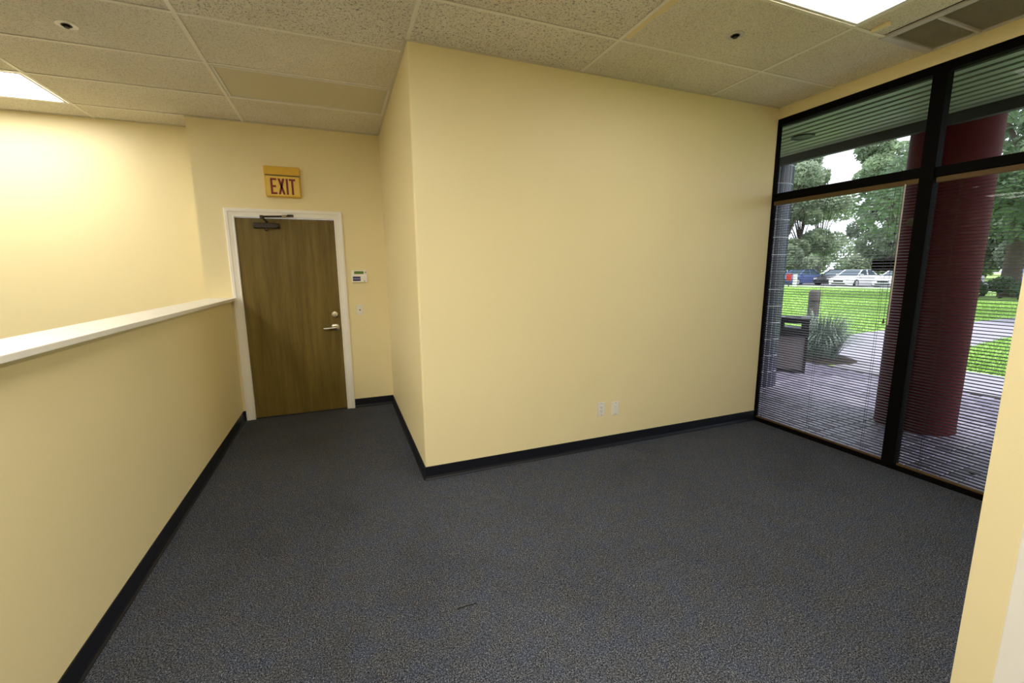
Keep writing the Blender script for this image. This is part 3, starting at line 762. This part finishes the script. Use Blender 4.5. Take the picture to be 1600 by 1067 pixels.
# local: -y faces the room, x across
def L(name, bm, mat, parent=bn, **k): return obj(name, bm, mat, parent, local=True, **k)
W2 = 0.205
L('base', box(BM(), -W2, W2, -W2, W2, 0.0, 0.05), 'bin_blk', bevel=0.004)
for sx in (-1, 1):
    for sy in (-1, 1):
        L('corner_post', box(BM(), min(sx*W2, sx*(W2-0.035)), max(sx*W2, sx*(W2-0.035)), min(sy*W2, sy*(W2-0.035)), max(sy*W2, sy*(W2-0.035)), 0.05, 0.555), 'bin_blk')
for sy in (-1, 1):
    L('pebble_panel', box(BM(), -W2+0.035, W2-0.035, sy*(W2-0.014)-0.008, sy*(W2-0.014)+0.008, 0.05, 0.545), 'bin_agg')
    L('pebble_panel', box(BM(), sy*(W2-0.014)-0.008, sy*(W2-0.014)+0.008, -W2+0.035, W2-0.035, 0.05, 0.545), 'bin_agg')
L('collar', box(BM(), -W2-0.006, W2+0.006, -W2-0.006, W2+0.006, 0.545, 0.655), 'bin_blk', bevel=0.004)
bm = BM()
for sx in (-1, 1): 
    for sy in (-1, 1): box(bm, min(sx*W2, sx*(W2-0.095)), max(sx*W2, sx*(W2-0.095)), min(sy*W2, sy*(W2-0.095)), max(sy*W2, sy*(W2-0.095)), 0.640, 0.740)
L('hood_posts', bm, 'bin_blk')
bm = BM(); box(bm, -W2, W2, -W2, W2, 0.740, 0.790); box(bm, -W2-0.010, W2+0.010, -W2-0.010, W2+0.010, 0.790, 0.815)
L('hood', bm, 'bin_blk')
L('ash_tray', box(BM(), -0.10, 0.10, -0.10, 0.10, 0.815, 0.822), 'bin_blk')

# ornamental grass clump
oc = Vector((7.12, 1.86, GZ))
og = thing('ornamental_grass', oc, 'clump of arching ornamental grass behind the litter bin', 'plant')
V = []; Fc = []
for i in range(850):
    a = R.uniform(0, 2*PI); r0 = 0.22*math.sqrt(R.random()); h = R.uniform(0.45, 0.86); reach = R.uniform(0.05, 0.50)*(1.15-0.35*h)
    if R.random() < 0.45: h *= 0.72; reach = R.uniform(0.36, 0.66)
    bx_, by_ = r0*math.cos(a), r0*math.sin(a); a2 = a+R.uniform(-0.5, 0.5); wd = R.uniform(0.005, 0.011); sgm = 6; k0 = len(V)
    tx, ty = -math.sin(a2)*wd, math.cos(a2)*wd
    for j in range(sgm+1):
        t = j/sgm; rr = reach*t**1.7; zz = h*(2.1*t-1.5*t**2.4) if reach > 0.34 else h*(1.2*t-0.2*t**3)
        f = 1-t**2.2
        V += [(bx_+math.cos(a2)*rr-tx*f, by_+math.sin(a2)*rr-ty*f, zz), (bx_+math.cos(a2)*rr+tx*f, by_+math.sin(a2)*rr+ty*f, zz)]
    for j in range(sgm): Fc.append((k0+2*j, k0+2*j+1, k0+2*j+3, k0+2*j+2))
me = bpy.data.meshes.new('blades'); me.from_pydata(V, [], Fc); me.materials.append(M['fount']); tag(link('blades', me, og), kind='stuff')
obj('soil_bed', lathe(BM(), [(0.50, GZ-0.01), (0.46, GZ+0.015), (0.25, GZ+0.04)], (oc.x, oc.y, 0), n=24), 'mulch', og, smooth=True)

# bollard
pc = (8.30, 2.86, GZ)
pl_ = thing('bollard', pc, 'weathered round bollard standing behind the ornamental grass', 'bollard')
obj('shaft', lathe(BM(), [(0.098, GZ), (0.098, 0.82)], (pc[0], pc[1], 0), n=24), 'post', pl_, smooth=True)
obj('band', lathe(BM(), [(0.103, 0.82), (0.103, 0.855)], (pc[0], pc[1], 0), n=24), 'bin_blk', pl_, smooth=True)
obj('cap', lathe(BM(), [(0.100, 0.855), (0.102, 1.00), (0.085, 1.035), (0.04, 1.05)], (pc[0], pc[1], 0), n=24), 'post', pl_, smooth=True)

bm = BM(); vs = [bm.verts.new(q) for q in ((3.77, -1.40, GZ+0.004), (3.80, -1.372, GZ+0.016), (3.85, -1.36, GZ+0.010), (3.835, -1.395, GZ+0.005), (3.80, -1.418, GZ+0.014))]
bm.faces.new(vs); bmesh.ops.solidify(bm, geom=bm.faces[:], thickness=0.002)
tag(obj('fallen_leaf', bm, 'dry_leaf'), 'dry brown leaf lying on the patio near the glass', 'leaf')

# white post and red sign box at the far lawn edge
wp = thing('marker_post', (35.9, 22.85, GZ), 'short white marker post at the far lawn edge', 'post')
obj('shaft', box(BM(), 35.78, 36.02, 22.73, 22.97, GZ-0.02, 0.95), 'car_w', wp, bevel=0.02); obj('cap', box(BM(), 35.76, 36.04, 22.71, 22.99, 0.95, 1.0), 'car_w', wp, bevel=0.02)
rs_ = thing('red_sign', (35.6, 23.15, GZ), 'small red square sign on a post before the blue car', 'sign')
obj('panel', box(BM(), 35.58, 35.62, 22.95, 23.43, 0.45, 1.02), 'redsign', rs_, bevel=0.008, seg=1); obj('post', box(BM(), 35.62, 35.67, 23.16, 23.22, GZ-0.02, 0.9), 'post', rs_)

# cars: local x forward (towards -X in the world), y left
def car(loc, rz, paint, label, wagon=False):
    t = thing('car', loc, label, 'car', 'cars parked beyond the lawn', rz=rz)
    Lc, Wc = 4.6, 0.89
    def P(name, bm, mat, **k): return obj(name, bm, mat, t, local=True, **k)
    # body: stations along x with half width and bottom/top heights
    st = [(2.30, 0.62, 0.28, 0.58), (2.22, 0.76, 0.20, 0.70), (1.85, 0.86, 0.18, 0.82), (1.10, 0.89, 0.18, 0.92), (0.3, 0.90, 0.18, 0.95), (-1.2, 0.90, 0.18, 0.97), (-1.9, 0.87, 0.20, 0.98), (-2.2, 0.80, 0.24, 0.95), (-2.30, 0.70, 0.32, 0.80)]
    bm = BM(); rg = []
    for x, w_, z0, z1 in st:
        zm_ = z0+(z1-z0)*0.55
        rg.append([bm.verts.new(q) for q in ((x, -w_*0.92, z0), (x, -w_, zm_), (x, -w_*0.94, z1-0.05), (x, -w_*0.82, z1), (x, w_*0.82, z1), (x, w_*0.94, z1-0.05), (x, w_, zm_), (x, w_*0.92, z0))])
    for u, v in zip(rg, rg[1:]):
        for k_ in range(8): bm.faces.new((u[k_], u[(k_+1) % 8], v[(k_+1) % 8], v[k_]))
    bm.faces.new(rg[0]); bm.faces.new(rg[-1][::-1])
    body = P('body', bm, paint, smooth=True)
    # cabin
    xr = -2.15 if wagon else -1.75
    lo = [(1.05, 0.74, 0.92), (xr, 0.72, 0.95)]; hi = [(0.25, 0.60, 1.43), ((-1.85 if wagon else -1.05), 0.58, 1.42)]
    def cab(inset, zt, off):
        bm = BM()
        b0 = [bm.verts.new(q) for q in ((lo[0][0]+off, -lo[0][1]-inset, lo[0][2]), (lo[0][0]+off, lo[0][1]+inset, lo[0][2]), (lo[1][0]-off, lo[1][1]+inset, lo[1][2]), (lo[1][0]-off, -lo[1][1]-inset, lo[1][2]))]
        b1 = [bm.verts.new(q) for q in ((hi[0][0]+off, -hi[0][1]-inset, zt), (hi[0][0]+off, hi[0][1]+inset, zt), (hi[1][0]-off, hi[1][1]+inset, zt), (hi[1][0]-off, -hi[1][1]-inset, zt))]
        bm.faces.new(b0); bm.faces.new(b1[::-1])
        for i in range(4): bm.faces.new((b0[i], b1[i], b1[(i+1) % 4], b0[(i+1) % 4]))
        return bm
    P('window_glass', cab(0.0, 1.40, 0.0), 'car_gl')
    rf = [hi[0][0]+0.03, hi[1][0]-0.03]
    P('roof', box(BM(), rf[1], rf[0], -0.62, 0.62, 1.385, 1.445), paint, bevel=0.02, seg=2)
    bm = BM()
    for s_ in (-1, 1):
        for (xa, ya, za, xb, yb, zb) in ((1.06, 0.745, 0.93, 0.27, 0.61, 1.41), (xr-0.01, 0.725, 0.95, hi[1][0], 0.59, 1.41), (-0.35, 0.745, 0.95, -0.38, 0.61, 1.41)):
            tube(bm, [(xa, s_*ya, za), (xb, s_*yb, zb)], 0.045, 6)
    P('pillars', bm, paint)
    for x in (1.42, -1.38):
        for s_ in (-1, 1):
            wh = P('wheel', lathe(BM(), [(0.30, s_*0.70), (0.325, s_*0.73), (0.325, s_*0.88), (0.30, s_*0.91)], (x, 0, 0.325), 'y', 20), 'tire', smooth=True)
            obj('rim', lathe(BM(), [(0.21, s_*0.905), (0.20, s_*0.918), (0.05, s_*0.915)], (x, 0, 0.325), 'y', 16), 'car_s', wh, local=True)
    for s_ in (-1, 1):
        P('headlight', box(BM(), 2.13, 2.275, min(s_*0.42, s_*0.72), max(s_*0.42, s_*0.72), 0.56, 0.68), 'lamp_gl', bevel=0.02)
        P('mirror', box(BM(), 0.75, 0.90, min(s_*0.80, s_*1.0), max(s_*0.80, s_*1.0), 0.93, 1.06), paint, bevel=0.02)
    P('grille', box(BM(), 2.20, 2.325, -0.36, 0.36, 0.44, 0.58), 'car_k', bevel=0.01)
    P('lower_intake', box(BM(), 2.20, 2.31, -0.50, 0.50, 0.27, 0.34), 'car_k', bevel=0.01)
    return t
car((39.6, 20.35, GZ-0.03), PI+0.06, 'car_w', 'white sedan parked in the middle, seen whole', False)
car((39.9, 17.25, GZ-0.03), PI, 'car_w', 'white car right of the white sedan', True)
car((40.2, 14.3, GZ-0.03), PI, 'car_s', 'grey car hidden behind the red column', False)
car((40.6, 25.75, GZ-0.03), PI, 'car_b', 'blue car left of the black car, nearer the brick column', False)
car((41.2, 28.4, GZ-0.03), PI, 'car_s', 'silver car farthest left, by the brick column', True)
car((41.9, 23.05, GZ-0.03), PI, 'car_k', 'black car between the blue car and the white sedan', True)
car((41.5, 10.6, GZ-0.03), PI, 'car_b', 'bright blue car under the tree seen right of the red column', False)

# ------------------------------------------------------------------ trees
def foliage(name, blobs, nleaf, size, mat, seed):
    rr = random.Random(seed); V = []; Fc = []
    tot = sum(b[3]**2 for b in blobs)
    for (x, y, z, r) in blobs:
        for i in range(int(nleaf*r*r/tot)):
            u = rr.uniform(-1, 1); a = rr.uniform(0, 2*PI); q = math.sqrt(1-u*u); d = r*(0.55+0.45*rr.random()**0.5)
            c = Vector((x+q*math.cos(a)*d, y+q*math.sin(a)*d, z+u*d*0.8))
            n_ = Vector((rr.gauss(0, 1), rr.gauss(0, 1), rr.gauss(0, 1)+0.4)).normalized()
            t1 = n_.orthogonal().normalized(); t1 = Matrix.Rotation(rr.uniform(0, 2*PI), 3, n_) @ t1; t2 = n_.cross(t1)
            s_ = size*rr.uniform(0.6, 1.3); k0 = len(V)
            V += [c-t1*s_, c-t2*s_*0.45+n_*s_*0.1, c+t1*s_, c+t2*s_*0.45+n_*s_*0.1]; Fc.append((k0, k0+1, k0+2, k0+3))
    me = bpy.data.meshes.new(name); me.from_pydata([tuple(v) for v in V], [], Fc); me.materials.append(M[mat])
    return me
def tree(loc, h, spread, trunk_h, label, mat, seed, nleaf=9000, size=0.24, trunk_r=0.28, blobs_n=16):
    rr = random.Random(seed)
    t = thing('tree', loc, label, 'tree', 'trees outside')
    blobs = []; bm = BM()
    tube(bm, [(0, 0, -0.1), (0.05, 0.02, trunk_h*0.5), (0.0, 0.08, trunk_h), (0.1, 0.0, h*0.7)], [trunk_r*1.25, trunk_r, trunk_r*0.85, trunk_r*0.25], 10)
    for i in range(blobs_n):
        a = rr.uniform(0, 2*PI); d = spread*math.sqrt(rr.random())*0.8; z = trunk_h+(h-trunk_h)*rr.uniform(-0.02, 0.92)
        d *= (1.0-0.55*max(0, (z-trunk_h)/(h-trunk_h)-0.35))
        r = spread*rr.uniform(0.26, 0.42); blobs.append((d*math.cos(a), d*math.sin(a), z, r))
        tube(bm, [(0, 0.05, trunk_h*0.9+(z-trunk_h)*0.3), (0.5*d*math.cos(a), 0.5*d*math.sin(a), trunk_h+(z-trunk_h)*0.7), (d*math.cos(a), d*math.sin(a), z)], [trunk_r*0.4, trunk_r*0.22, trunk_r*0.08], 6)
    link('trunk', mesh_of('trunk', bm, 'bark', smooth=True), t)
    tag(link('foliage', foliage('foliage', blobs, nleaf, size, mat, seed), t), kind='stuff')
    return t
tree((49, 34, 0), 15.0, 4.8, 2.0, 'leafy tree behind the brick column beyond the parked cars', 'leaf_b', 11, 16000)
tree((50, 23.4, 0), 16.5, 4.9, 2.0, 'tall tree above the white sedan', 'leaf_a', 12, 16000)
tree((51, 12.8, 0), 13.0, 4.8, 2.0, 'haze-paled rounded tree next to the red column', 'leaf_b', 13, 16000)
tree((62, 41, 0), 15.5, 5.0, 2.4, 'tree of the second row at the left of the window view', 'leaf_a', 14, 16000, 0.28, 0.28, 24)
tree((62, 29.6, 0), 14.0, 5.0, 2.2, 'tree of the second row between the two nearer ones', 'leaf_b', 15, 16000, 0.28, 0.28, 24)
tree((63, 18.2, 0), 12.5, 5.0, 2.2, 'tree of the second row behind the haze-paled rounded tree', 'leaf_a', 16, 16000, 0.28, 0.28, 24)
tree((80, 50, 0), 16.0, 6.4, 2.2, 'farthest tree at the left of the window view', 'leaf_b', 24, 9000, 0.34)
tree((80, 34, 0), 15.0, 6.4, 2.2, 'farthest tree above the middle of the parking lot', 'leaf_a', 25, 9000, 0.34)
tree((80, 18, 0), 14.0, 6.4, 2.2, 'farthest tree right of the middle of the parking lot', 'leaf_b', 26, 9000, 0.34)
tree((31, 8.2, 0), 13.5, 6.0, 4.4, 'dark tree with a thick trunk right of the red column', 'leaf_c', 17, 13000, 0.2, 0.33, 20)
tree((46, 2.5, 0), 14.0, 4.6, 2.4, 'broad tree behind the dark trunk on the right', 'leaf_a', 18, 10000, 0.26)
tree((66, 5.5, 0), 15.0, 5.4, 2.0, 'far tree at the right of the window view', 'leaf_c', 19, 9000, 0.3)
tree((20.5, 1.0, 0), 11.0, 4.2, 3.6, 'tree spreading over the path at the right edge', 'leaf_a', 20, 9000, 0.16, 0.2)

def shrub(loc, rx, ry, rz_, label, mat, seed, n_=2600, size=0.13):
    t = thing('shrub', (loc[0], loc[1], GZ), label, 'shrub', 'shrubs outside')
    rr = random.Random(seed); blobs = []
    for i in range(9): blobs.append((rr.uniform(-1, 1)*rx*0.7, rr.uniform(-1, 1)*ry*0.85, rz_*rr.uniform(0.35, 0.65), rz_*rr.uniform(0.4, 0.55)))
    tag(link('foliage', foliage('foliage', blobs, n_, size, mat, seed), t), kind='stuff')
    bm = BM()
    for i in range(5):
        a = rr.uniform(0, 2*PI); tube(bm, [(0, 0, -0.05), (0.3*rx*math.cos(a), 0.4*ry*math.sin(a), rz_*0.6)], [0.03, 0.01], 5)
    link('stems', mesh_of('stems', bm, 'bark'), t)
shrub((34.6, 25.2), 0.8, 1.6, 1.0, 'low green shrub at the lawn edge by the red sign', 'leaf_a', 31, 1800, 0.11)
shrub((29.5, 8.0), 1.0, 2.3, 1.0, 'low hedge shrub under the dark tree', 'leaf_c', 32, 4200, 0.10)
shrub((30.5, 3.3), 1.0, 2.0, 1.0, 'low hedge shrub right of the dark tree trunk', 'leaf_c', 33, 4200, 0.10)
for i, (x, y) in enumerate(((69, 46), (70, 36.5), (70, 27), (70, 14.5), (59, 7.8), (57.5, -2.6), (58, -12))):
    shrub((x, y), 2.2, 2.6, 4.0, ['leafy bush behind the parking lot at the far left', 'leafy bush behind the silver car', 'leafy bush behind the white sedan roof', 'leafy bush behind the white car on the right', 'leafy bush far behind the red column', 'leafy bush far behind the blue car on the right', 'leafy bush at the far right of the parking lot'][i], ('leaf_a', 'leaf_b')[i % 2], 40+i, 3600, 0.3)
